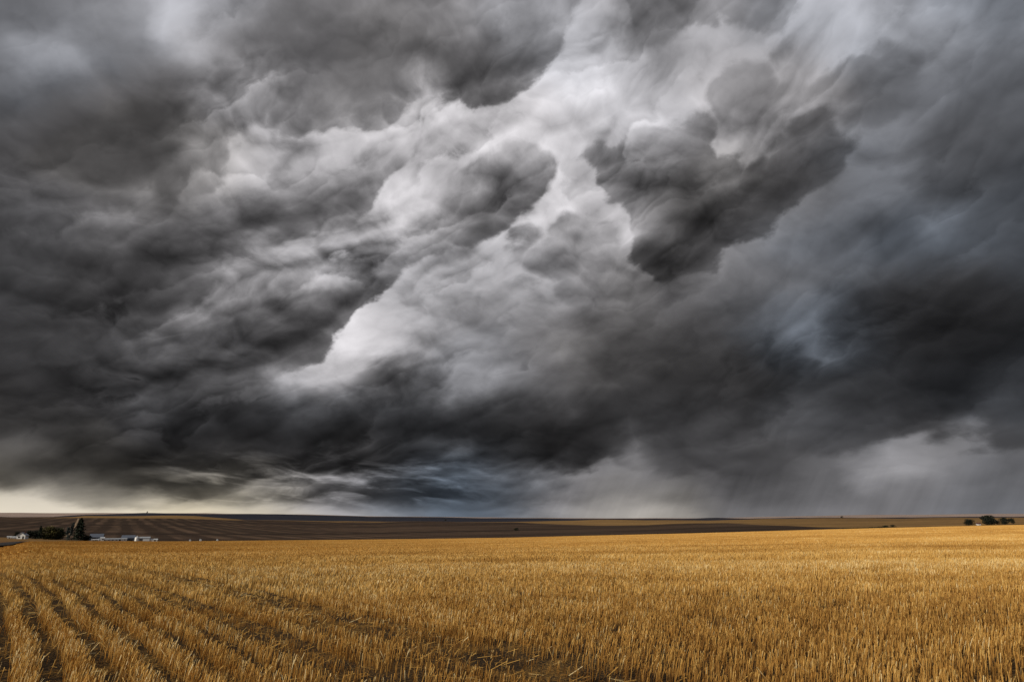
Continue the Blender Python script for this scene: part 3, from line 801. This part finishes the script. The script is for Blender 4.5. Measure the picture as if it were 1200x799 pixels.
quads, tones = [], []
for r0, r1, dens, width, cross in ((3.0, 10.0, 760, 0.0066, True), (10.0, 17.0, 760, 0.0074, True), (17.0, 32.0, 760, 0.0094, False), (32.0, 62.0, 330, 0.0150, False),
                                   (62.0, 120.0, 130, 0.026, False), (120.0, 330.0, 26, 0.055, False)):
    x, y, r, a, tall, s = place_stalks(r0, r1, dens)
    n = len(x)
    z = ground_z(a, r)
    big = vnoise(x, y, 2, 6.0)
    h = (0.165 + 0.10 * RNG.beta(2, 2, n) + 0.05 * (big - 0.5)) * tall * np.where(RNG.uniform(0, 1, n) < 0.12, RNG.uniform(0.35, 0.8, n), 1)
    w = width * RNG.uniform(0.65, 1.35, n)
    lean = 0.10 + 0.10 * vnoise(x, y, 3, 2.0)
    lx = lean + RNG.normal(0, 0.10, n)
    ly = RNG.normal(0.0, 0.10, n)
    loose = RNG.uniform(0, 1, n) < 0.07
    lx = np.where(loose, RNG.normal(0, 0.5, n), lx)
    yaw = RNG.uniform(-0.9, 0.9, n) * min(1, 30 / r0) - a
    swath = vnoise(0 * y, y + 0.06 * x + 1.5 * vnoise(x, y, 30, 12.0), 31, 3.2) - 0.5
    wide_t = np.clip((np.arctan2(x, y) + 0.25) / 0.4, 0, 1)
    h = h * (1 + 0.45 * swath * wide_t) * (1 - 0.22 * (1 - wide_t) * np.clip((r - 9) / 12, 0, 1))
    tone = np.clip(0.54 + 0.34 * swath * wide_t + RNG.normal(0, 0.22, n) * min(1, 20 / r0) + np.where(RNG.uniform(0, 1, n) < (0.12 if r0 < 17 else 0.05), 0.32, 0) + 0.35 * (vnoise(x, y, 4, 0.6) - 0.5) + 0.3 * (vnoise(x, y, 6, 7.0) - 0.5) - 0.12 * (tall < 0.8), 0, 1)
    q = stalk_quads(x, y, z, h, w, lx, ly, yaw, RNG.normal(0.05, 0.12, n))
    if r0 > 30:                      # far enough that one straight blade does
        q[1][:, 0:2] = q[0][:, 0:2]
        quads += [q[1]]; tones += [tone - 0.04]
    else:
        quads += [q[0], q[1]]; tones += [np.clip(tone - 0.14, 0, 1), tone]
    if cross:
        q = stalk_quads(x, y, z, h, w, lx, ly, yaw + 1.5, RNG.normal(0.05, 0.12, n))
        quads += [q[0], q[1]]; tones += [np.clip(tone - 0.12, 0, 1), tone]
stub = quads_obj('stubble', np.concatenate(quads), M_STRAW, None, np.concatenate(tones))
tag(stub, 'golden cut wheat stubble standing in long rows across the field', 'stubble', kind='stuff')

# loose straw lying between the rows
n = 26000
r = np.sqrt(RNG.uniform(9, 26 ** 2, n)); a = RNG.uniform(-R(45), R(45), n)
x, y = r * np.sin(a), r * np.cos(a)
s = row_coord(x, y)
wt_ = 0.35 + 0.65 * np.max([np.exp(-((s - c) / (hw * 1.3)) ** 2) for c, hw in TRACKS], axis=0)
k = RNG.uniform(0, 1, n) < wt_
x, y, r, a = x[k], y[k], r[k], a[k]
n = len(x)
z = ground_z(a, r) + RNG.uniform(0.006, 0.05, n)
ln = RNG.uniform(0.06, 0.24, n); th = RNG.uniform(0, np.pi, n); w = RNG.uniform(0.004, 0.009, n) * (1 + r / 26)
dxs, dys, dzs = np.cos(th) * ln / 2, np.sin(th) * ln / 2, RNG.normal(0, 0.025, n)
ox, oy = -np.sin(th) * w / 2, np.cos(th) * w / 2
q = np.empty((n, 4, 3))
q[:, 0] = np.stack([x - dxs - ox, y - dys - oy, z - dzs], 1)
q[:, 1] = np.stack([x + dxs - ox, y + dys - oy, z + dzs], 1)
q[:, 2] = np.stack([x + dxs + ox, y + dys + oy, z + dzs + 0.004], 1)
q[:, 3] = np.stack([x - dxs + ox, y - dys + oy, z - dzs + 0.004], 1)
lit = quads_obj('loose_straw', q, M_STRAW, None, np.clip(RNG.normal(0.5, 0.22, n), 0, 1))
tag(lit, 'loose straw lying flat on the soil between the stubble rows', 'straw', kind='stuff')
# ------------------------------------------------------------------ track and lane on the land
def strip(name, pts, width, mat, lift):
    vs_, fs_ = [], []
    P = [spot(x, d, lift)[0] for x, d in pts]
    for i, p in enumerate(P):
        t = (P[min(i + 1, len(P) - 1)] - P[max(i - 1, 0)])
        t.z = 0
        t.normalize()
        o = Vector((t.y, -t.x, 0)) * width / 2
        for q in (p - o, p + o):
            az = math.atan2(q.x, q.y)
            z = float(ground_z(np.array([az]), np.array([math.hypot(q.x, q.y)]))[0]) + lift
            vs_.append((q.x, q.y, z))
    for i in range(len(P) - 1):
        fs_.append((2 * i, 2 * i + 1, 2 * i + 3, 2 * i + 2))
    o = mesh_obj(name, vs_, fs_, mat)
    tag(o, kind='structure')
    return o
def dense(pts, n=60):
    p = np.array(pts, float)
    t = np.linspace(0, len(p) - 1, n)
    return list(zip(np.interp(t, np.arange(len(p)), p[:, 0]), np.interp(t, np.arange(len(p)), p[:, 1])))
M_DIRT = plain('pale dirt', (0.24, 0.165, 0.10), 0.25, 0.05)
M_DARKSOIL = plain('dark bare soil', (0.022, 0.019, 0.020), 0.3, 0.1)
strip('dirt_road', dense([(80.5, 700), (82, 850), (84.2, 1000), (87, 1250), (89.4, 1500), (91.4, 2000), (92.4, 2500)], 120), 4.0, M_DIRT, 0.5)
strip('path', dense([(-6, 158), (4, 176), (10, 195), (16, 225), (22, 262)]), 6.0, M_DARKSOIL, 0.25)

# ------------------------------------------------------------------ trees and shrubs
def leaf_material(name, c0, c1):
    m, N, b = material(name, 0.7, 0.15)
    at = N.new('ShaderNodeAttribute', attribute_name='tone')
    N.link(N.ramp(at.outputs['Fac'], [(0.0, c0), (1.0, c1)]), b.inputs['Base Color'])
    return m
M_BARK = plain('bark', (0.09, 0.065, 0.05), 0.3, 2.0)
M_SPRUCE = leaf_material('spruce needles', (0.010, 0.015, 0.010), (0.028, 0.038, 0.022))
M_DARKLEAF = leaf_material('dark leaves', (0.007, 0.009, 0.006), (0.020, 0.023, 0.014))
M_OLIVE = leaf_material('olive leaves', (0.030, 0.028, 0.010), (0.095, 0.080, 0.024))
M_GREEN = leaf_material('green leaves', (0.022, 0.026, 0.012), (0.060, 0.066, 0.026))
M_GREYLEAF = leaf_material('grey leaves', (0.045, 0.050, 0.045), (0.10, 0.11, 0.10))

def tube(p0, p1, r0, r1, n=7):
    p0, p1 = Vector(p0), Vector(p1)
    d = (p1 - p0).normalized()
    u = d.cross(Vector((0.3, 0.9, 0.1))).normalized()
    w = d.cross(u)
    vs_ = []
    for p, r in ((p0, r0), (p1, r1)):
        for k in range(n):
            a = 2 * math.pi * k / n
            vs_.append(p + u * math.cos(a) * r + w * math.sin(a) * r)
    fs_ = [(k, (k + 1) % n, n + (k + 1) % n, n + k) for k in range(n)]
    fs_ += [tuple(range(n, 2 * n))]
    return vs_, fs_

def leaf_cards(c, size, rng):
    """one randomly turned card per centre"""
    n = len(c)
    u = rng.normal(size=(n, 3)); u /= np.linalg.norm(u, axis=1)[:, None]
    v = rng.normal(size=(n, 3)); v -= (v * u).sum(1)[:, None] * u; v /= np.linalg.norm(v, axis=1)[:, None]
    s = (size * rng.uniform(0.6, 1.3, n))[:, None] / 2
    return np.stack([c - u * s, c - v * s * 0.7, c + u * s, c + v * s * 0.7], 1)

def tree(name, label, x, d, height, width, mat, kind='round', group=None, seed=0, trunk_share=0.16, n=1500, cat='tree'):
    rng = np.random.default_rng(100 + seed)
    p, az = spot(x, d, -0.1)
    root = empty(name, p)
    tag(root, label, cat, group)
    tv, tf = [], []
    def add(a, b, r0, r1):
        v, f = tube(a, b, r0, r1)
        k = len(tv)
        tv.extend(v); tf.extend([tuple(i + k for i in q) for q in f])
    H, Wd = height * math.cos(az), width * math.cos(az)
    if kind == 'spruce':
        add((0, 0, 0), (0, 0, H * 0.95), H * 0.022, 0.03)
        c, tone = [], []
        for k in range(n):
            t = rng.uniform(0.03, 1) ** 0.8
            lay = math.floor(t * 16) / 16 + rng.uniform(0, 0.045)
            rad = Wd / 2 * (1 - min(lay, 1)) ** 0.62 * (0.85 + 0.25 * math.sin(lay * 50 + seed))
            a = rng.uniform(0, 2 * math.pi)
            q = rng.uniform(0.15, 1) ** 0.5
            rr = rad * q * (0.8 + 0.3 * math.sin(a * 5 + lay * 37))
            c.append((rr * math.cos(a), rr * math.sin(a), max(0.3, H * (0.04 + 0.96 * lay) - 0.22 * rr)))
            tone.append(rng.uniform(0, 1))
        c, tone = np.array(c), np.array(tone)
    else:
        b = H * trunk_share
        add((0, 0, 0), (0, 0, b + H * 0.2), H * 0.026, H * 0.016)
        c, tone = [], []
        nc = 10 if kind == 'round' else (8 if kind == 'column' else 14)
        for k in range(nc):
            a = rng.uniform(0, 2 * math.pi)
            u = rng.uniform(0, 1) ** 0.5
            zc = b + (H - b) * ((k + rng.uniform(0.2, 0.8)) / nc * 0.78 + 0.08)
            tz = (zc - b) / (H - b)
            prof = math.sqrt(max(0.05, 1 - (2 * tz - 0.9) ** 2)) if kind != 'shrub' else math.sqrt(max(0.1, 1 - tz * tz))
            ctr = np.array([Wd * 0.34 * u * prof * math.cos(a), Wd * 0.34 * u * prof * math.sin(a), zc])
            add((0, 0, b * rng.uniform(0.6, 1.3)), tuple(ctr * np.array([0.9, 0.9, 0.97])), H * 0.011, H * 0.004)
            m = n // nc
            sp = np.array([Wd * 0.19, Wd * 0.19, (H - b) * (0.13 if kind != 'column' else 0.15)]) * rng.uniform(0.8, 1.25)
            g = rng.normal(size=(m, 3))
            g /= np.maximum(1, np.linalg.norm(g, axis=1)[:, None] / 1.5)
            c.append(ctr + g * sp)
            tone.append(np.clip(rng.normal(rng.uniform(0.25, 0.75), 0.2, m), 0, 1))
        c, tone = np.concatenate(c), np.concatenate(tone)
        c[:, 2] = np.clip(c[:, 2], 0.15, H)
    mesh_obj('trunk', tv, tf, M_BARK, root)
    quads_obj('crown', leaf_cards(c, max(H, 0.8 * Wd) * (0.095 if kind != 'spruce' else 0.062), rng), mat, root, tone)
    return root

tree('spruce_tree', 'tall dark spruce left of the grey shed, tallest tree of the farm', 96, 560, 17.6, 12.5, M_SPRUCE, 'spruce', seed=1, n=2600)
tree('spruce_tree', 'dark pointed conifer at the left end of the farm trees, right of the white house', 50, 545, 10.2, 5.6, M_SPRUCE, 'spruce', seed=2, n=1300)
tree('broadleaf_tree', 'dark rounded tree pressed against the left side of the pointed conifer', 45, 548, 6.5, 6.0, M_DARKLEAF, 'shrub', seed=3, trunk_share=0.05)
tree('broadleaf_tree', 'broad olive and golden tree between the conifer and the tall spruce', 61, 550, 10.2, 11.5, M_OLIVE, 'shrub', seed=4, trunk_share=0.05, n=2200)
tree('broadleaf_tree', 'mid green tree just left of the tall spruce, beside the olive tree', 73, 552, 9.3, 9.5, M_GREEN, 'shrub', seed=5, trunk_share=0.05, n=1900)
tree('shrub', 'small pale grey shrub at the foot of the tall spruce', 83, 540, 4.6, 3.4, M_GREYLEAF, 'shrub', seed=6, trunk_share=0.05, n=700, cat='shrub')
tree('shrub', 'low dark spreading bush between the tall spruce and the grey shed', 105, 560, 4.2, 8.6, M_DARKLEAF, 'shrub', seed=7, trunk_share=0.05, n=1000, cat='shrub')
tree('poplar_tree', 'thin grey-green columnar tree beside the dirt road behind the farm', 86.5, 830, 14.5, 4.0, M_GREYLEAF, 'column', seed=8, trunk_share=0.08)
tree('poplar_tree', 'shorter grey-green columnar tree at the start of the dirt road', 82.5, 800, 9.5, 4.0, M_GREYLEAF, 'column', seed=9, trunk_share=0.08)
tree('broadleaf_tree', 'small dark tree just right of the white gabled house', 38, 545, 6.3, 4.0, M_DARKLEAF, 'round', seed=10)
tree('broadleaf_tree', 'small dark tree just left of the white gabled house', 23.5, 560, 5.2, 4.2, M_DARKLEAF, 'round', seed=11)

tree('broadleaf_tree', 'broad dark tree right of the tiny white house, largest of its group', 1157, 750, 9.8, 15.0, M_DARKLEAF, 'shrub', seed=20, trunk_share=0.06, n=2400)
tree('broadleaf_tree', 'dark rounded tree left of the tiny white house', 1134.5, 755, 6.4, 10.0, M_DARKLEAF, 'shrub', seed=21, trunk_share=0.06, n=1700)
tree('broadleaf_tree', 'low dark bush filling the gap between the broad tree and its right neighbour', 1168, 760, 4.6, 7.0, M_DARKLEAF, 'shrub', seed=22, trunk_share=0.05, n=900)
tree('broadleaf_tree', 'dark double-topped tree second from the right end of the group', 1175.5, 750, 7.2, 9.6, M_DARKLEAF, 'shrub', seed=23, trunk_share=0.06, n=1600)
tree('broadleaf_tree', 'small dark upright tree standing apart at the right end of the group', 1184.5, 750, 6.4, 5.4, M_DARKLEAF, 'round', seed=24, n=1100)
tree('shrub', 'low dark shrub at the end of the hedge line, left of a taller shrub', 1036, 560, 2.1, 6.6, M_DARKLEAF, 'shrub', seed=25, trunk_share=0.03, n=700, cat='shrub')
tree('shrub', 'taller dark shrub past the right end of the hedge line', 1045, 560, 2.7, 4.6, M_DARKLEAF, 'shrub', seed=26, trunk_share=0.03, n=700, cat='shrub')
tree('broadleaf_tree', 'lone tiny dark tree on the brown slope under the storm centre', 605, 1050, 4.6, 9.0, M_DARKLEAF, 'shrub', seed=27, trunk_share=0.05, n=800)
tree('broadleaf_tree', 'lone dark tree on the skyline right of centre', 987, 2500, 9.0, 11.0, M_DARKLEAF, 'round', seed=28, n=700)
tree('broadleaf_tree', 'lone dark tree on the dark wooded skyline left of centre', 522, 3700, 11.0, 14.0, M_DARKLEAF, 'round', seed=29, n=700)
tree('broadleaf_tree', 'lone dark tree on the highest point of the far left ridge', 172, 5900, 15.0, 14.0, M_DARKLEAF, 'round', seed=30, n=600)

# hedge line: one long low hedge along the far field edge
def hedge():
    rng = np.random.default_rng(77)
    xs = np.linspace(986, 1032, 60)
    pts = [spot(x, 545, 0)[0] for x in xs]
    base = pts[len(pts) // 2]
    root = empty('hedge', base)
    tag(root, 'long low dark hedge line along the far edge of the field', 'hedge')
    c, tone = [], []
    for i, p in enumerate(pts):
        hgt_ = 0.55 + 0.5 * (i / len(pts)) + 0.25 * math.sin(i * 1.7)
        m = 40
        c.append(np.array(p - base) + np.stack([rng.normal(0, 0.45, m), rng.normal(0, 0.5, m), rng.uniform(0.02, hgt_, m)], 1))
        tone.append(rng.uniform(0, 0.8, m))
    quads_obj('foliage', leaf_cards(np.concatenate(c), 0.42, rng), M_DARKLEAF, root, np.concatenate(tone))
    for i in range(0, 60, 4):
        q = pts[i] - base
        v, f = tube(q + Vector((0, 0, -0.1)), q + Vector((0.05, 0, 0.45)), 0.04, 0.02, 5)
        mesh_obj('stem', v, f, M_BARK, root)
hedge()

# ------------------------------------------------------------------ farm buildings
M_WHITE = plain('white boards', (0.74, 0.74, 0.73), 0.08, 1.0, 0.6)
M_PALE = plain('pale grey sheet', (0.48, 0.50, 0.53), 0.1, 1.0, 0.5)
M_SLATE = plain('blue grey roof sheet', (0.085, 0.10, 0.135), 0.15, 1.0, 0.5, 0.4)
M_GREYROOF = plain('grey roof sheet', (0.30, 0.32, 0.35), 0.12, 1.0, 0.5, 0.4)
M_RED = plain('rust red roof', (0.07, 0.028, 0.022), 0.2, 1.0)
M_PANE = plain('dark pane', (0.02, 0.023, 0.028), 0.1, 1.0, 0.15, 0.5)
M_DARKDOOR = plain('dark door', (0.05, 0.05, 0.055), 0.15, 1.0)

def box(x0, x1, y0, y1, z0, z1):
    v = [(x, y, z) for z in (z0, z1) for x, y in ((x0, y0), (x1, y0), (x1, y1), (x0, y1))]
    f = [(0, 3, 2, 1), (4, 5, 6, 7), (0, 1, 5, 4), (1, 2, 6, 5), (2, 3, 7, 6), (3, 0, 4, 7)]
    return v, f

def gable(name, label, cat, x, d, w, dep, wall_h, roof_h, wall_m, roof_m, turn=0.0, doors=(), windows=(), ridge='x', door_m=None, group=None, chimney=False):
    """a building with a pitched roof; x runs along its front, the front faces -y (towards the field)"""
    p, az = spot(x, d, -0.05)
    root = empty(name, p, -az + R(turn))
    tag(root, label, cat, group)
    hw, hd = w / 2, dep / 2
    v, f = box(-hw, hw, -hd, hd, -0.3, wall_h)
    if ridge == 'x':                                    # gable triangles on the short ends
        v += [(-hw, 0, wall_h + roof_h), (hw, 0, wall_h + roof_h)]
        f += [(4, 8, 7), (5, 6, 9)]
    else:
        v += [(0, -hd, wall_h + roof_h), (0, hd, wall_h + roof_h)]
        f += [(4, 5, 8), (6, 7, 9)]
    mesh_obj('wall', v, f, wall_m, root)
    o, th = 0.3, 0.14
    prof = [(-1, wall_h - o * roof_h / (hd if ridge == 'x' else hw)), (0, wall_h + roof_h), (1, wall_h - o * roof_h / (hd if ridge == 'x' else hw))]
    rv = []
    L_ = (hw if ridge == 'x' else hd) + o
    S_ = (hd if ridge == 'x' else hw) + o
    for e in (-L_, L_):
        for dz in (0.02, 0.02 + th):
            for sg, zz in prof:
                rv.append((e, sg * S_, zz + dz) if ridge == 'x' else (sg * S_, e, zz + dz))
    rf = []
    for a, b in ((0, 1), (1, 2)):
        rf += [(a + 3, b + 3, b + 9, a + 9), (a, a + 6, b + 6, b)]
        rf += [(a, b, b + 3, a + 3), (a + 6, a + 9, b + 9, b + 6)]
    rf += [(0, 3, 9, 6), (2, 8, 11, 5)]
    roof = mesh_obj('roof', rv, rf, roof_m, root)
    if chimney:
        v, f = box(hw * 0.3, hw * 0.3 + 0.6, -0.3, 0.3, wall_h + roof_h * 0.4, wall_h + roof_h + 0.7)
        mesh_obj('chimney', v, f, M_RED, roof)
    for (dx, dw, dh) in doors:
        v, f = box(dx - dw / 2, dx + dw / 2, -hd - 0.06, -hd + 0.02, 0.0, dh)
        do = mesh_obj('door', v, f, door_m or M_DARKDOOR, root)
        v, f = box(dx + dw * 0.3, dx + dw * 0.3 + 0.08, -hd - 0.12, -hd - 0.05, dh * 0.45, dh * 0.5)
        mesh_obj('handle', v, f, M_PALE, do)
    for (wx, ww, z0, z1) in windows:
        fr = []
        v, f = box(wx - ww / 2 - 0.08, wx + ww / 2 + 0.08, -hd - 0.07, -hd + 0.02, z0 - 0.08, z1 + 0.08)
        wo_ = mesh_obj('window', v, f, M_WHITE, root)
        v, f = box(wx - ww / 2, wx + ww / 2, -hd - 0.09, -hd - 0.04, z0, z1)
        mesh_obj('pane', v, f, M_PANE, wo_)
    return root

gable('farmhouse', 'small white gabled farmhouse between two dark trees, far left', 'house', 30.5, 520, 4.4, 6.0, 2.1, 1.6, M_WHITE, M_GREYROOF, -16, doors=[(1.1, 0.8, 1.7)], windows=[(-1.0, 0.9, 0.8, 1.7)], ridge='y', chimney=True)
gable('shed', 'low white lean shed just left of the white gabled farmhouse', 'shed', 23.0, 528, 4.6, 3.0, 0.9, 0.4, M_WHITE, M_PALE, 0, doors=[(0.9, 0.8, 0.85)])
gable('shed', 'tiny white hut alone in the rusty grass at the far left', 'shed', 15.0, 530, 1.9, 1.9, 0.9, 0.35, M_WHITE, M_PALE, 0, doors=[(0.3, 0.5, 0.75)])
gable('barn', 'blue grey barn right beside the dark bush of the tall spruce', 'barn', 117, 606, 8.4, 12.0, 2.6, 2.2, M_SLATE, M_SLATE, -3, doors=[(-1.4, 2.6, 2.3)], ridge='x')
gable('shed', 'small white block of a shed at the left end of the long white building', 'shed', 123.8, 592, 2.4, 3.0, 1.9, 0.6, M_WHITE, M_PALE, 0, windows=[(0.2, 0.7, 0.8, 1.5)])
gable('long_barn', 'long low white building between the two blue grey barns', 'barn', 136, 600, 18.0, 7.0, 1.25, 0.55, M_WHITE, M_GREYROOF, 0, doors=[(-5.5, 1.2, 1.15), (4.5, 1.2, 1.15)], windows=[(-8, 1, .55, 1.05), (-2.5, 1, .55, 1.05), (0, 1, .55, 1.05), (2.4, 1, .55, 1.05), (7.6, 1, .55, 1.05)])
gable('barn', 'blue grey barn between the long white building and the white bin', 'barn', 154, 606, 8.6, 11.0, 2.2, 1.8, M_SLATE, M_SLATE, -3, doors=[(1.8, 2.6, 2.0)])
gable('shed', 'light grey shed with pale roof right of the white bin', 'shed', 172, 602, 8.4, 8.0, 2.2, 0.8, M_PALE, M_GREYROOF, -6, doors=[(-1.6, 2.4, 1.9)])
gable('shed', 'lowest white shed at the right end of the farm row', 'shed', 183, 600, 6.0, 4.5, 1.1, 0.5, M_WHITE, M_PALE, -6, doors=[(1.4, 1.0, 1.0)])
gable('shed', 'very low white shed in front of the left blue grey barn', 'shed', 115, 575, 4.4, 2.5, 0.8, 0.3, M_WHITE, M_PALE, 0, doors=[(0.6, 0.8, 0.7)])
gable('farmhouse', 'tiny white house with rust red roof between dark trees, far right', 'house', 1145.2, 745, 2.9, 3.6, 1.1, 0.9, M_WHITE, M_RED, 10, doors=[(0.7, 0.6, 1.0)], windows=[(-0.6, 0.6, 0.5, 0.95)], chimney=False)

def grain_bin():
    p, az = spot(164, 592, -0.05)
    root = empty('grain_bin', p, -az)
    tag(root, 'round white grain bin with a cone lid between the grey barn and grey shed', 'grain bin')
    n, r, h = 24, 1.5, 2.6
    v = [(r * math.cos(2 * math.pi * k / n), r * math.sin(2 * math.pi * k / n), z) for z in (-0.2, h) for k in range(n)]
    f = [(k, (k + 1) % n, n + (k + 1) % n, n + k) for k in range(n)]
    mesh_obj('wall', v, f, M_WHITE, root)
    v = [((r + 0.12) * math.cos(2 * math.pi * k / n), (r + 0.12) * math.sin(2 * math.pi * k / n), h - 0.03) for k in range(n)] + [(0, 0, h + 0.95)]
    f = [(k, (k + 1) % n, n) for k in range(n)] + [tuple(range(n))[::-1]]
    rf = mesh_obj('roof', v, f, M_PALE, root)
    v, f = box(-0.25, 0.25, -0.25, 0.25, h + 0.8, h + 1.15)
    mesh_obj('cap', v, f, M_PALE, rf)
    v, f = box(-0.5, 0.5, -r - 0.08, -r + 0.1, 0.2, 1.9)
    mesh_obj('door', v, f, M_PALE, root)
grain_bin()

def bale(label, x, d, r, w):
    p, az = spot(x, d, 0)
    root = empty('wrapped_bale', p, -az)
    tag(root, label, 'bale', 'white bales behind the far field edge')
    n = 20
    v, f = [], []
    for y_, rr in ((-w / 2, r * 0.86), (-w / 2 + 0.12, r), (w / 2 - 0.12, r), (w / 2, r * 0.86)):
        v += [(rr * math.cos(2 * math.pi * k / n), y_, r - 0.04 + rr * math.sin(2 * math.pi * k / n)) for k in range(n)]
    for s in range(3):
        f += [(s * n + k, s * n + (k + 1) % n, s * n + n + (k + 1) % n, s * n + n + k) for k in range(n)]
    f += [tuple(range(n))[::-1], tuple(range(3 * n, 4 * n))]
    mesh_obj('wrap', v, f, M_PALE, root)
bale('white bale nearest the farm row, left of a slightly larger one', 226, 560, 0.68, 1.2)
bale('middle white bale of the three past the farm row', 238, 560, 0.8, 1.3)
bale('white bale farthest from the farm row, standing alone', 257.5, 560, 0.72, 1.2)
